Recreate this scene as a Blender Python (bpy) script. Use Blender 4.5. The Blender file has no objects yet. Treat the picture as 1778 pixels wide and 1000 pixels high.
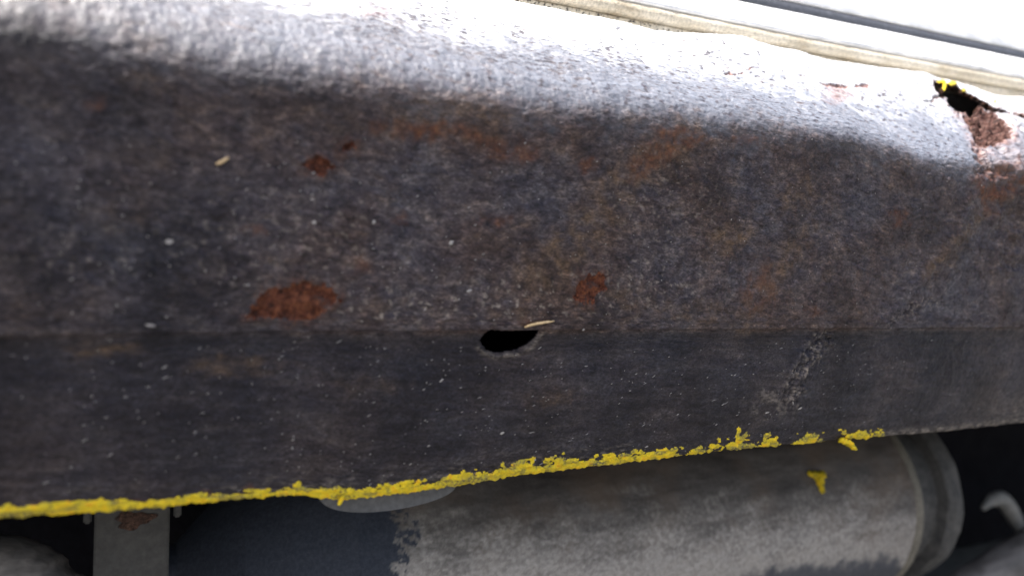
import bpy, math, random
import numpy as np

scene = bpy.context.scene
col = scene.collection
R = math.radians

# ------------------------------------------------------------------ camera
# world: X runs along the car sill (to the right and away), Y goes in under the car, Z is up.
H = 0.38                      # camera height above the ground (level with the sill's lower crease)
YAW, PIT = R(26.4), R(2.8)
FPX = 1340.0                  # focal length in pixels of the 1778 px wide photograph
CW, CH = 1778.0, 1000.0
FWD = np.array([math.sin(YAW)*math.cos(PIT), math.cos(YAW)*math.cos(PIT), math.sin(PIT)])
RGT = np.array([math.cos(YAW), -math.sin(YAW), 0.0])
UPV = np.cross(RGT, FWD)
CAM = np.array([0.0, 0.0, H])

cd = bpy.data.cameras.new('camera')
cam = bpy.data.objects.new('camera', cd); col.objects.link(cam)
cam.location = CAM
cam.rotation_euler = (math.pi/2 + PIT, 0, -YAW)
cd.sensor_width = 36.0
cd.lens = FPX/CW*36.0
cd.clip_start = 0.01; cd.clip_end = 500
cd.dof.use_dof = True
cd.dof.focus_distance = 0.42
cd.dof.aperture_fstop = 4.6
scene.camera = cam

# ------------------------------------------------------------------ sky, sun, exposure
SUN_V = np.array([-0.46, -0.13, 0.88]); SUN_V /= np.linalg.norm(SUN_V)
w = bpy.data.worlds.new('World'); scene.world = w; w.use_nodes = True
nt = w.node_tree
sky = nt.nodes.new('ShaderNodeTexSky'); sky.sky_type = 'NISHITA'; sky.sun_disc = False
sky.sun_elevation = math.asin(SUN_V[2])
sky.sun_rotation = math.atan2(SUN_V[0], SUN_V[1])
sky.dust_density = 5.0; sky.air_density = 1.0; sky.ozone_density = 0.6
nt.nodes['Background'].inputs['Strength'].default_value = 0.13
nt.links.new(sky.outputs[0], nt.nodes['Background'].inputs['Color'])
sd = bpy.data.lights.new('sun', 'SUN'); sd.energy = 4.5; sd.angle = R(3.0); sd.color = (1.0, 0.98, 0.95)
sun = bpy.data.objects.new('sun', sd); col.objects.link(sun)
from mathutils import Vector
sun.rotation_euler = Vector(SUN_V).to_track_quat('Z', 'Y').to_euler()
sun.location = (-2, -1, 4)
vs = scene.view_settings
vs.view_transform = 'Standard'; vs.look = 'None'; vs.gamma = 1.0; vs.use_curve_mapping = False
vs.exposure = 1.35

# ------------------------------------------------------------------ helpers
def P(px, py, Y):
    """point of the plane y = Y seen at a pixel of the photograph"""
    px = np.asarray(px, float); py = np.asarray(py, float); Y = np.asarray(Y, float)
    a = (px - CW/2)/FPX; b = (CH/2 - py)/FPX
    d = FWD + a[..., None]*RGT + b[..., None]*UPV
    return CAM + d*(Y/d[..., 1])[..., None]

def proj(p):
    q = p - CAM
    f = q @ FWD
    f = np.where(np.abs(f) < 1e-3, 1e-3, f)
    return CW/2 + FPX*(q @ RGT)/f, CH/2 - FPX*(q @ UPV)/f

_rng = np.random.RandomState(7)
_perm = np.concatenate([_rng.permutation(512)]*3)
_ang = _rng.rand(512)*2*math.pi
_gx, _gy = np.cos(_ang), np.sin(_ang)
def perlin(x, y, seed=0):
    xi = np.floor(x).astype(np.int64); yi = np.floor(y).astype(np.int64)
    xf = x - xi; yf = y - yi
    u = xf*xf*xf*(xf*(xf*6-15)+10); v = yf*yf*yf*(yf*(yf*6-15)+10)
    def g(ix, iy, dx, dy):
        h = _perm[(_perm[(ix+seed*31) & 511] + iy + seed*17) & 511]
        return _gx[h]*dx + _gy[h]*dy
    a = g(xi, yi, xf, yf); b = g(xi+1, yi, xf-1, yf)
    c = g(xi, yi+1, xf, yf-1); d = g(xi+1, yi+1, xf-1, yf-1)
    return ((a+(b-a)*u)*(1-v) + (c+(d-c)*u)*v)*1.5
def fbm(x, y, lam, octv=4, seed=0, gain=0.5):
    s = 0; amp = 1.0; f = 1.0/lam
    for k in range(octv):
        s = s + amp*perlin(x*f + 11.3*k, y*f - 7.7*k, seed+k); amp *= gain; f *= 2.03
    return s
def sstep(a, b, x):
    t = np.clip((x-a)/(b-a), 0, 1); return t*t*(3-2*t)
def poly_sdf(px, py, poly):
    """signed distance in pixels, negative inside"""
    poly = np.array(poly, float); n = len(poly)
    d = np.full(px.shape, 1e9); inside = np.zeros(px.shape, bool)
    for i in range(n):
        x0, y0 = poly[i]; x1, y1 = poly[(i+1) % n]
        ex, ey = x1-x0, y1-y0
        t = np.clip(((px-x0)*ex + (py-y0)*ey)/(ex*ex+ey*ey+1e-9), 0, 1)
        d = np.minimum(d, np.hypot(px-x0-t*ex, py-y0-t*ey))
        c = ((y0 > py) != (y1 > py)) & (px < ex*(py-y0)/(ey if abs(ey) > 1e-9 else 1e-9) + x0)
        inside ^= c
    return np.where(inside, -d, d)
def line_d(px, py, pts):
    d = np.full(px.shape, 1e9)
    for (x0, y0), (x1, y1) in zip(pts[:-1], pts[1:]):
        ex, ey = x1-x0, y1-y0
        t = np.clip(((px-x0)*ex + (py-y0)*ey)/(ex*ex+ey*ey+1e-9), 0, 1)
        d = np.minimum(d, np.hypot(px-x0-t*ex, py-y0-t*ey))
    return d

def make_mesh(name, verts, quads, attrs=None, mat=None, parent=None, smooth=True):
    verts = np.asarray(verts, np.float32); quads = np.asarray(quads, np.int32)
    used = np.unique(quads)
    remap = np.full(len(verts), -1, np.int32); remap[used] = np.arange(len(used))
    v = verts[used]; q = remap[quads]
    me = bpy.data.meshes.new(name)
    me.vertices.add(len(v)); me.vertices.foreach_set('co', v.ravel())
    nq = len(q); k = q.shape[1]
    me.loops.add(nq*k); me.loops.foreach_set('vertex_index', q.ravel())
    me.polygons.add(nq)
    me.polygons.foreach_set('loop_start', np.arange(0, nq*k, k, dtype=np.int32))
    me.polygons.foreach_set('loop_total', np.full(nq, k, np.int32))
    me.polygons.foreach_set('use_smooth', np.full(nq, smooth, bool))
    for an, arr in (attrs or {}).items():
        if an == 'suv':
            at = me.attributes.new(an, 'FLOAT_VECTOR', 'POINT')
            at.data.foreach_set('vector', np.asarray(arr, np.float32).reshape(-1, 3)[used].ravel()); continue
        at = me.attributes.new(an, 'FLOAT', 'POINT')
        at.data.foreach_set('value', np.asarray(arr, np.float32).ravel()[used])
    me.update(calc_edges=True)
    o = bpy.data.objects.new(name, me); col.objects.link(o)
    if mat: me.materials.append(mat)
    if parent: o.parent = parent
    return o
def grid_quads(nr, nc, wrap=False):
    i = np.arange(nr-1)[:, None]; j = np.arange(nc if wrap else nc-1)[None, :]
    a = i*nc + j; b = i*nc + (j+1) % nc
    return np.stack([a, b, b+nc, a+nc], -1).reshape(-1, 4)
def empty(name, loc, label, cat, group=None):
    o = bpy.data.objects.new(name, None); col.objects.link(o); o.location = loc
    o['label'] = label; o['category'] = cat
    o.empty_display_size = 0.02
    if group: o['group'] = group
    return o
def adopt(o, root):
    o.parent = root
    o.matrix_parent_inverse = root.matrix_basis.inverted()

# ---- node material helper
class MT:
    def __init__(s, name):
        s.m = bpy.data.materials.new(name); s.m.use_nodes = True
        s.t = s.m.node_tree; s.b = s.t.nodes['Principled BSDF']
        s.tc = s.t.nodes.new('ShaderNodeTexCoord').outputs['Object']
    def n(s, kind, **kw):
        x = s.t.nodes.new(kind)
        for k, v in kw.items(): setattr(x, k, v)
        return x
    def L(s, a, b): s.t.links.new(a, b)
    def noise(s, scale, detail=4, rough=0.55, vec=None, dist=0.0):
        x = s.n('ShaderNodeTexNoise'); x.inputs['Scale'].default_value = scale
        x.inputs['Detail'].default_value = detail; x.inputs['Roughness'].default_value = rough
        x.inputs['Distortion'].default_value = dist
        s.L(vec or s.tc, x.inputs['Vector']); return x.outputs['Fac']
    def stretch(s, sc, rot=(0, 0, 0)):
        x = s.n('ShaderNodeMapping'); x.inputs['Scale'].default_value = sc; x.inputs['Rotation'].default_value = rot
        s.L(s.tc, x.inputs['Vector']); return x.outputs[0]
    def ramp(s, fac, stops, interp='LINEAR'):
        x = s.n('ShaderNodeValToRGB'); r = x.color_ramp; r.interpolation = interp
        while len(r.elements) < len(stops): r.elements.new(0.5)
        for e, (p, c) in zip(r.elements, stops):
            e.position = p; e.color = (c, c, c, 1) if not hasattr(c, '__len__') else (*c, 1)
        s.L(fac, x.inputs[0]); return x.outputs[0]
    def attr(s, name):
        x = s.n('ShaderNodeAttribute'); x.attribute_name = name; return x.outputs['Fac']
    def mix(s, fac, a, b, blend='MIX'):
        x = s.n('ShaderNodeMix', data_type='RGBA', blend_type=blend)
        for v, i in ((fac, 0), (a, 6), (b, 7)):
            if hasattr(v, 'is_linked'): s.L(v, x.inputs[i])
            elif hasattr(v, '__len__'): x.inputs[i].default_value = (*v, 1)
            else: x.inputs[i].default_value = v
        return x.outputs[2]
    def math(s, op, a, b=0.0, clamp=False):
        x = s.n('ShaderNodeMath', operation=op, use_clamp=clamp)
        for v, i in ((a, 0), (b, 1)):
            if hasattr(v, 'is_linked'): s.L(v, x.inputs[i])
            else: x.inputs[i].default_value = v
        return x.outputs[0]
    def bump(s, h, strength=0.5, dist=0.001, prev=None):
        x = s.n('ShaderNodeBump'); x.inputs['Strength'].default_value = strength
        x.inputs['Distance'].default_value = dist; s.L(h, x.inputs['Height'])
        if prev: s.L(prev, x.inputs['Normal'])
        return x.outputs[0]
    def out(s, color=None, rough=None, normal=None, metal=None, spec=None):
        for v, k in ((color, 'Base Color'), (rough, 'Roughness'), (normal, 'Normal'), (metal, 'Metallic'), (spec, 'Specular IOR Level')):
            if v is None: continue
            if hasattr(v, 'is_linked'): s.L(v, s.b.inputs[k])
            elif hasattr(v, '__len__'): s.b.inputs[k].default_value = (*v, 1)
            else: s.b.inputs[k].default_value = v
        return s.m

# ------------------------------------------------------------------ materials
def mat_sill():
    s = MT('weathered underseal over white car paint')
    suv = s.n('ShaderNodeAttribute'); suv.attribute_name = 'suv'; suv = suv.outputs['Vector']
    def mp(sc, rot=0.0):
        x = s.n('ShaderNodeMapping'); x.inputs['Scale'].default_value = (*sc, 1); x.inputs['Rotation'].default_value = (0, 0, rot)
        s.L(suv, x.inputs['Vector']); return x.outputs[0]
    low = s.attr('low')
    big = s.noise(26, 5, 0.6)
    mid = s.noise(120, 6, 0.62, mp((0.62, 1.0), R(-16)), 0.4)
    fine = s.noise(460, 5, 0.64, mp((0.5, 1.0), R(-14)))
    grit = s.noise(1100, 3, 0.6, mp((0.6, 1.0), R(-20)))
    strk = s.noise(170, 5, 0.62, mp((0.16, 1.0), R(-4)))
    # mottled grey: bluish, purplish and brownish shades of old underseal
    tone = s.mix(low, s.mix(0.2, mid, fine), s.mix(0.65, mid, strk))
    base = s.ramp(tone, [(0.30, (0.018, 0.018, 0.024)), (0.44, (0.040, 0.036, 0.044)), (0.57, (0.068, 0.062, 0.067)), (0.72, (0.130, 0.113, 0.104))])
    hue = s.ramp(big, [(0.35, (0.92, 0.94, 1.02)), (0.5, (1.04, 0.97, 0.97)), (0.66, (1.12, 0.96, 0.87))])
    base = s.mix(1.0, base, hue, 'MULTIPLY')
    gr = s.ramp(fine, [(0.32, 0.50), (0.52, 1.0), (0.70, 1.6)])
    gr = s.mix(1.0, gr, s.ramp(grit, [(0.34, 0.6), (0.5, 1.0), (0.68, 1.6)]), 'MULTIPLY')
    base = s.mix(1.0, base, gr, 'MULTIPLY')
    base = s.mix(s.attr('brown'), base, s.mix(1.0, base, (1.08, 0.90, 0.76), 'MULTIPLY'))
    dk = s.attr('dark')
    base = s.mix(dk, base, s.mix(1.0, base, (0.23, 0.24, 0.29), 'MULTIPLY'))  # on the flange this puts shade into the colour
    # ochre and rust stains
    och = s.math('MULTIPLY', s.attr('ochre'), s.ramp(mid, [(0.30, 0.25), (0.6, 1.0)]), True)
    base = s.mix(och, base, s.mix(1.0, gr, (0.092, 0.058, 0.034), 'MULTIPLY'))
    rus = s.math('MULTIPLY', s.attr('rust'), s.ramp(fine, [(0.3, 0.55), (0.6, 1.0)]), True)
    rcol = s.ramp(s.noise(260, 5, 0.65), [(0.32, (0.026, 0.012, 0.009)), (0.50, (0.085, 0.032, 0.018)), (0.68, (0.15, 0.066, 0.032))])
    base = s.mix(rus, base, rcol)
    pal = s.math('MULTIPLY', s.attr('pale'), s.ramp(fine, [(0.40, 0.0), (0.62, 1.0)]), True)
    base = s.mix(pal, base, (0.30, 0.26, 0.22))
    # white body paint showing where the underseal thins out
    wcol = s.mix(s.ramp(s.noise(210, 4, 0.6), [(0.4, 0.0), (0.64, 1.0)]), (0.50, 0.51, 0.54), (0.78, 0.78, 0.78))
    base = s.mix(s.attr('sheen_tint'), base, (0.17, 0.185, 0.22))  # pale blue-grey sheen of the sky, put into the ledge colour
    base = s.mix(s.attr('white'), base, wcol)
    pk = s.attr('pink')
    pcol = s.ramp(s.noise(330, 5, 0.7), [(0.33, (0.05, 0.022, 0.018)), (0.5, (0.19, 0.10, 0.085)), (0.68, (0.36, 0.24, 0.20))])
    base = s.mix(pk, base, pcol)
    rough = s.ramp(s.noise(300, 3), [(0.3, 0.40), (0.7, 0.60)])
    b1 = s.bump(mid, 0.6, 0.0018)
    b2 = s.bump(grit, 0.5, 0.0004, s.bump(fine, 0.8, 0.0010, b1))
    return s.out(base, rough, b2, spec=s.math('ADD', s.math('MULTIPLY', s.attr('gloss'), 0.5), 0.18))
def mat_rust(name, lo, mid_, hi, scale=260):
    s = MT(name)
    a = s.noise(scale, 6, 0.68); b = s.noise(scale*4, 3, 0.6)
    c = s.ramp(a, [(0.33, lo), (0.50, mid_), (0.68, hi)])
    c = s.mix(1.0, c, s.ramp(b, [(0.3, 0.55), (0.7, 1.35)]), 'MULTIPLY')
    isl = s.noise(scale*0.42, 4, 0.6)
    c = s.mix(s.ramp(isl, [(0.56, 0.0), (0.66, 0.8)]), c, (0.045, 0.036, 0.036))
    c = s.mix(s.ramp(isl, [(0.36, 0.55), (0.44, 0.0)]), c, hi)
    return s.out(c, 0.88, s.bump(b, 0.7, 0.0008, s.bump(a, 0.8, 0.002)), spec=0.2)
def mat_yellow():
    s = MT('crusty yellow paint')
    a = s.noise(240, 5, 0.65); b = s.noise(900, 3, 0.6)
    c = s.ramp(a, [(0.32, (0.16, 0.13, 0.03)), (0.43, (0.50, 0.39, 0.014)), (0.56, (0.66, 0.48, 0.008)), (0.68, (0.68, 0.36, 0.006))])
    th = s.attr('thin')
    c = s.mix(th, c, s.mix(s.ramp(b, [(0.42, 0.0), (0.60, 1.0)]), (0.09, 0.08, 0.045), (0.42, 0.35, 0.03)))
    return s.out(c, 0.62, s.bump(b, 0.6, 0.0006, s.bump(a, 0.7, 0.0016)), spec=0.35)
def mat_simple(name, c0, c1, scale=120, rough=0.6, bump=0.4, metal=0.0, dist=0.001, stretch=None):
    s = MT(name)
    v = s.stretch(stretch) if stretch else None
    a = s.noise(scale, 5, 0.62, v); b = s.noise(scale*5, 3, 0.6, v)
    c = s.ramp(a, [(0.3, c0), (0.7, c1)])
    c = s.mix(1.0, c, s.ramp(b, [(0.3, 0.72), (0.7, 1.25)]), 'MULTIPLY')
    return s.out(c, rough, s.bump(b, bump, dist*0.5, s.bump(a, bump, dist)), metal)
def mat_silencer():
    s = MT('dusty grey silencer steel')
    a = s.noise(90, 5, 0.65, s.stretch((0.22, 1, 1))); b = s.noise(420, 5, 0.7); big = s.noise(22, 4)
    c = s.ramp(a, [(0.3, (0.042, 0.037, 0.035)), (0.5, (0.073, 0.065, 0.061)), (0.7, (0.115, 0.104, 0.098))])
    c = s.mix(1.0, c, s.ramp(b, [(0.3, 0.75), (0.7, 1.2)]), 'MULTIPLY')
    c = s.mix(s.ramp(big, [(0.45, 0.0), (0.7, 0.55)]), c, (0.12, 0.085, 0.06))
    c = s.mix(s.attr('dust_light'), c, s.mix(s.ramp(b, [(0.35, 0.0), (0.65, 1.0)]), (0.24, 0.222, 0.205), (0.34, 0.318, 0.296)))  # dust colour also carries the brighter light on the lower half
    c = s.mix(s.attr('bare'), c, s.mix(s.ramp(b, [(0.4, 0.0), (0.7, 1.0)]), (0.022, 0.027, 0.040), (0.040, 0.047, 0.064)))
    return s.out(c, 0.72, s.bump(b, 0.35, 0.0008, s.bump(a, 0.3, 0.0015)), 0.0, 0.3)
def mat_beige():
    s = MT('grubby beige sealant')
    a = s.noise(70, 5, 0.6, s.stretch((0.35, 1, 1))); b = s.noise(500, 4, 0.7)
    c = s.ramp(a, [(0.30, (0.36, 0.29, 0.195)), (0.44, (0.54, 0.475, 0.36)), (0.64, (0.66, 0.60, 0.49))])
    c = s.mix(1.0, c, s.ramp(b, [(0.28, 0.6), (0.6, 1.08)]), 'MULTIPLY')
    c = s.mix(s.attr('speck'), c, (0.035, 0.03, 0.026))
    return s.out(c, 0.6, s.bump(b, 0.5, 0.0008, s.bump(a, 0.4, 0.002)))

M_SILL = mat_sill()
M_RUST = mat_rust('flaking red-brown rust', (0.035, 0.015, 0.012), (0.105, 0.034, 0.019), (0.19, 0.070, 0.034))
M_RUSTDARK = mat_rust('dark rusty torn metal', (0.010, 0.006, 0.005), (0.045, 0.018, 0.012), (0.14, 0.065, 0.045), 400)
M_PINK = mat_rust('pinkish brown layered rust', (0.018, 0.007, 0.006), (0.10, 0.046, 0.038), (0.24, 0.145, 0.12), 420)
M_YEL = mat_yellow()
M_SIL = mat_silencer()
M_BEIGE = mat_beige()
M_WHITE = mat_simple('white car paint', (0.80, 0.80, 0.80), (0.83, 0.83, 0.83), 8, 0.3, 0.0)
M_GAP = mat_simple('grey gap shade', (0.050, 0.052, 0.062), (0.075, 0.078, 0.09), 60, 0.55, 0.15)
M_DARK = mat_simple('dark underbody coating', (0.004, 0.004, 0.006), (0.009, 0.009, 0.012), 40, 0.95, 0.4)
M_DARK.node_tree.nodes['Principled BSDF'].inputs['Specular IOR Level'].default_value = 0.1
M_STRAP = mat_simple('dull grey steel strap', (0.026, 0.025, 0.024), (0.044, 0.042, 0.039), 70, 0.75, 0.3)
M_TAB = mat_simple('smooth grey patch tab', (0.055, 0.056, 0.06), (0.085, 0.086, 0.09), 60, 0.6, 0.15)
M_RING = mat_simple('dark grey clamp steel', (0.022, 0.022, 0.023), (0.075, 0.072, 0.068), 130, 0.75, 0.5)
M_RIM = mat_simple('dusty beige rim steel', (0.09, 0.08, 0.063), (0.15, 0.135, 0.108), 90, 0.7, 0.3)
M_PIPE = mat_simple('streaked brown grey pipe steel', (0.07, 0.062, 0.058), (0.26, 0.235, 0.22), 60, 0.65, 0.3, stretch=(0.15, 1, 1))
M_HOOK = mat_simple('pale zinc hook', (0.12, 0.12, 0.114), (0.21, 0.205, 0.195), 120, 0.55, 0.25)
M_STRAW = mat_simple('dry straw', (0.38, 0.27, 0.13), (0.58, 0.44, 0.26), 300, 0.7, 0.3)
M_CHIP = mat_simple('pale paint chip', (0.17, 0.16, 0.165), (0.36, 0.34, 0.32), 500, 0.4, 0.3)
M_GROUND = mat_simple('worn grey tarmac', (0.13, 0.127, 0.12), (0.19, 0.185, 0.175), 9, 0.9, 0.3, dist=0.004)

# ------------------------------------------------------------------ ground
g = make_mesh('ground', [(-60, -60, 0), (60, -60, 0), (60, 60, 0), (-60, 60, 0)], [(0, 1, 2, 3)], mat=M_GROUND)
g['kind'] = 'structure'

# ------------------------------------------------------------------ the sill: one surface, cut into its parts
DC = 0.3225
def zline(pts, Y, X):
    pts = np.array(pts, float)
    q = P(pts[:, 0], pts[:, 1], np.full(len(pts), Y))
    x, z = q[:, 0], q[:, 2]
    s0 = (z[min(3, len(z)-1)]-z[0])/(x[min(3, len(z)-1)]-x[0])*0.3
    s1 = (z[-1]-z[-3])/(x[-1]-x[-3])*0.3
    out = np.interp(X, x, z)
    out = np.where(X < x[0], z[0] + np.clip(X-x[0], -0.15, 0)*s0, out)
    out = np.where(X > x[-1], z[-1] + np.clip(X-x[-1], 0, 0.15)*s1, out)
    return out
TOP = [(893, 3), (947, 14), (998, 24), (1066, 36), (1134, 51), (1178, 57), (1290, 65), (1338, 81), (1378, 87), (1409, 97), (1470, 110), (1535, 119), (1603, 127), (1623, 136), (1667, 144), (1722, 164), (1778, 176)]
SHO = [(0, 14), (200, 46), (400, 92), (600, 116), (720, 138), (880, 165), (1066, 180), (1300, 210), (1480, 236), (1590, 272), (1700, 284), (1778, 292)]
CRE = [(0, 583), (400, 576), (889, 573), (1400, 570), (1778, 568)]
BOT = [(0, 898), (160, 887), (300, 877), (500, 857), (600, 866), (700, 855), (820, 838), (900, 824), (1000, 812), (1100, 800), (1200, 788), (1300, 777), (1400, 769), (1530, 757), (1600, 753), (1700, 743), (1778, 734)]

Xd = np.arange(-0.13, 0.72, 0.0006)
Xs = np.concatenate([np.linspace(-1.1, -0.14, 50), Xd, np.linspace(0.73, 2.2, 70)])
YB, YS, YE, YG = DC+0.055, DC-0.022, DC, DC+0.026
zT, zS, zC, zG = (zline(l, y, Xs) for l, y in ((TOP, YB), (SHO, YS), (CRE, YE), (BOT, YG)))
one = np.ones_like(Xs)
RR = np.interp(Xs, [0.0, 0.2, 0.42], [0.85, 0.72, 0.5])              # the bend is tighter towards the hole
# profile control points from behind the ledge round to behind the lower edge
ctrl = [
    (YB+0.050, zT-0.002), (YB+0.012, zT+0.0004), (YB, zT),
    (YB-0.020, zT-0.020), (YB-0.045, zT*0.45+zS*0.55), (YS+0.0165*RR, zS+0.0235*RR), (YS+0.0052*RR, zS+0.0085*RR), (YS+0.0004, zS-0.006*RR),
    (YS*0.70+YE*0.30, zS*0.70+zC*0.30), (YS*0.36+YE*0.64, zS*0.36+zC*0.64), (YE-0.0003, zC+0.0022), (YE+0.0006, zC), (YE+0.0040, zC-0.0006),
    (YE+0.0055, zC-0.004), (YE*0.5+YG*0.5-0.0012, zC*0.5+zG*0.5), (YG, zG+0.0018), (YG+0.0022, zG), (YG+0.0044, zG+0.0018), (YG+0.008, zG+0.05)]
CP = np.array([np.stack([y*one, z], -1) for y, z in ctrl])       # K, nc, 2
mid_c = CP.shape[1]//2
seg = np.linalg.norm(np.diff(CP[:, mid_c], axis=0), axis=1)
knot = np.concatenate([[0], np.cumsum(np.sqrt(seg))])             # centripetal
arc = np.concatenate([[0], np.cumsum(seg)])
nper = np.maximum(2, np.round(seg/0.00062)).astype(int); nper[0] = 14; nper[-1] = 8
def crom(p0, p1, p2, p3, k0, k1, k2, k3, t):
    a1 = (k1-t)/(k1-k0)*p0 + (t-k0)/(k1-k0)*p1
    a2 = (k2-t)/(k2-k1)*p1 + (t-k1)/(k2-k1)*p2
    a3 = (k3-t)/(k3-k2)*p2 + (t-k2)/(k3-k2)*p3
    b1 = (k2-t)/(k2-k0)*a1 + (t-k0)/(k2-k0)*a2
    b2 = (k3-t)/(k3-k1)*a2 + (t-k1)/(k3-k1)*a3
    return (k2-t)/(k2-k1)*b1 + (t-k1)/(k2-k1)*b2
rows, sv, band = [], [], []
K = len(ctrl)
kx = np.concatenate([[knot[0]-(knot[1]-knot[0])], knot, [knot[-1]+(knot[-1]-knot[-2])]])
CPx = np.concatenate([[2*CP[0]-CP[1]], CP, [2*CP[-1]-CP[-2]]])
for i in range(K-1):
    for j in range(nper[i]):
        f = j/nper[i]
        t = kx[i+1] + f*(kx[i+2]-kx[i+1])
        rows.append(crom(CPx[i], CPx[i+1], CPx[i+2], CPx[i+3], kx[i], kx[i+1], kx[i+2], kx[i+3], t))
        sv.append(arc[i]+f*seg[i]); band.append(i+f)
rows.append(CP[-1]); sv.append(arc[-1]); band.append(K-1)
rows = np.array(rows); sv = np.array(sv); band = np.array(band)
NR, NC = len(rows), len(Xs)
G = np.empty((NR, NC, 3)); G[..., 0] = Xs[None, :]; G[..., 1:] = rows
# normals (pointing to the camera side)
du = np.gradient(G, axis=0); dx = np.gradient(G, axis=1)
N = np.cross(du, dx); N /= np.linalg.norm(N, axis=-1, keepdims=True) + 1e-12
if N[np.searchsorted(band, 9.0), NC//2, 1] > 0: N = -N
PX, PY = proj(G.reshape(-1, 3)); PX = PX.reshape(NR, NC); PY = PY.reshape(NR, NC)
U = G[..., 0]; S = np.broadcast_to(sv[:, None], (NR, NC)); BD = np.broadcast_to(band[:, None], (NR, NC))
mm = 0.001
vis = (BD > 1.5) & (BD < 15.9)
ledge = sstep(7.6, 6.4, BD)
lower = sstep(12.2, 13.0, BD)
face = (1-ledge)*(1-lower)

n1 = fbm(U, S, 7*mm, 4, 1); n2 = fbm(U, S, 2.2*mm, 3, 5); n3 = fbm(U, S, 45*mm, 3, 9)
nd = fbm(U*0.6+S*0.5, S*1.4-U*0.4, 4*mm, 4, 13)                     # grain that runs diagonally
nh = fbm(U*0.35, S, 3*mm, 4, 21)                                    # grain along the sill
wob_x = fbm(U, S, 6*mm, 4, 31)*9; wob_y = fbm(U, S, 6*mm, 4, 37)*9  # ragged outlines, in photo pixels
wx, wy = PX+wob_x, PY+wob_y
fx, fy = PX+wob_x*0.35, PY+wob_y*0.35

pit = sstep(0.34, 0.62, fbm(U, S, 5.5*mm, 4, 103)); lum = sstep(0.30, 0.55, fbm(U*0.8, S, 8*mm, 4, 107))
disp = 0.26*mm*n1 + 0.10*mm*n2 + 0.9*mm*n3*(BD < 11) + face*(0.45*mm*lum - 0.5*mm*pit)
lsoft = np.interp(PX, [0, 250, 700], [0.3, 0.5, 1.0])
disp += ledge*lsoft*(0.30*mm*nd + 0.13*mm*n2) + lower*0.16*mm*nh
disp *= sstep(0.5, 1.5, BD)
def ell(cx, cy, rx, ry, ang=0.0, soft=0.6, X=wx, Y=wy):
    c, s_ = math.cos(ang), math.sin(ang)
    a = ((X-cx)*c + (Y-cy)*s_)/rx; b = (-(X-cx)*s_ + (Y-cy)*c)/ry
    return sstep(1+soft, 1-soft, np.hypot(a, b))

# --- holes
HOLE_A = [(833, 592), (842, 578), (852, 571), (937, 570), (930, 583), (915, 598), (890, 608), (860, 612), (843, 606)]
HOLE_B = [(1617, 144), (1632, 143), (1650, 149), (1675, 154), (1690, 165), (1707, 175), (1725, 185), (1752, 197), (1747, 201), (1725, 195), (1707, 189), (1696, 187), (1691, 203), (1684, 206), (1670, 199), (1652, 189), (1640, 173), (1626, 165)]
dA = poly_sdf(PX+wob_x*0.12, PY+wob_y*0.12, HOLE_A); dA = np.where((BD > 11.2), dA, 99)
dB = np.minimum(poly_sdf(fx, fy, HOLE_B), line_d(fx, fy, [(1745, 199), (1757, 201), (1765, 208), (1774, 213), (1800, 228)])-1.7); dB = np.where((BD < 8) & (BD > 1.95), dB, 99)
# --- layered rust pocket right below the big hole
POCK = [(1688, 188), (1707, 190), (1730, 203), (1741, 208), (1750, 228), (1749, 243), (1733, 254), (1712, 256), (1694, 246), (1684, 226), (1668, 204), (1676, 203), (1686, 207)]
dP = np.where((BD < 9) & (BD > 1.95), poly_sdf(fx, fy, POCK), 99)
pocket = sstep(3, -5, dP)
rn = fbm(U, S, 9*mm, 5, 41, 0.6)
rg = np.abs(fbm(U+S*0.4, S, 5*mm, 4, 43, 0.55)); terr = np.floor((rn+0.6)*4)/4-0.6
disp -= pocket*(3.0*mm + 5.0*mm*(0.4*rn+0.6*terr) - 2.6*mm*rg)
disp += sstep(14, 2, np.abs(dP-2))*(dP > 0)*0.9*mm*(0.6+rn)            # lifted paint lip round it
disp += sstep(13, 1, dB)*(dB > 0)*0.9*mm*(rn+0.35)
# crumpled ridge and furrow to the right of the pocket
fur = sstep(16, 0, line_d(wx, wy, [(1700, 250), (1703, 275), (1715, 295), (1745, 300)]))*(BD < 9.5)
disp -= fur*2.4*mm
rid = sstep(45, 0, line_d(PX, PY, [(1778, 200), (1762, 245), (1768, 290), (1790, 320)]))*(BD < 10)
disp += rid*4.2*mm
cr = fbm(U, S, 11*mm, 4, 47)
disp += sstep(1690, 1760, PX)*(BD < 9)*(BD > 3)*2.2*mm*cr
crack = sstep(3.6, 1.0, line_d(fx, fy, [(1748, 197), (1762, 203), (1772, 212), (1800, 226)]))*(BD < 8)
crack = np.maximum(crack, sstep(3.2, 0.8, line_d(fx, fy, [(1597, 170), (1606, 176), (1617, 174), (1630, 169)]))*(BD < 8))
disp -= crack*2.0*mm
# short tears in the ledge
tear = np.zeros_like(U)
for pts, wd in (([(1262, 127), (1275, 128), (1292, 126)], 2.4), ([(1297, 121), (1308, 119), (1318, 117)], 2.2), ([(1428, 145), (1448, 149), (1470, 150)], 4.2), ([(1488, 148), (1508, 148)], 4.0), ([(1388, 132), (1400, 130)], 1.5)):
    tear = np.maximum(tear, sstep(wd, wd*0.35, line_d(fx, fy, pts))*(BD < 8))
disp -= tear*1.4*mm
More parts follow.
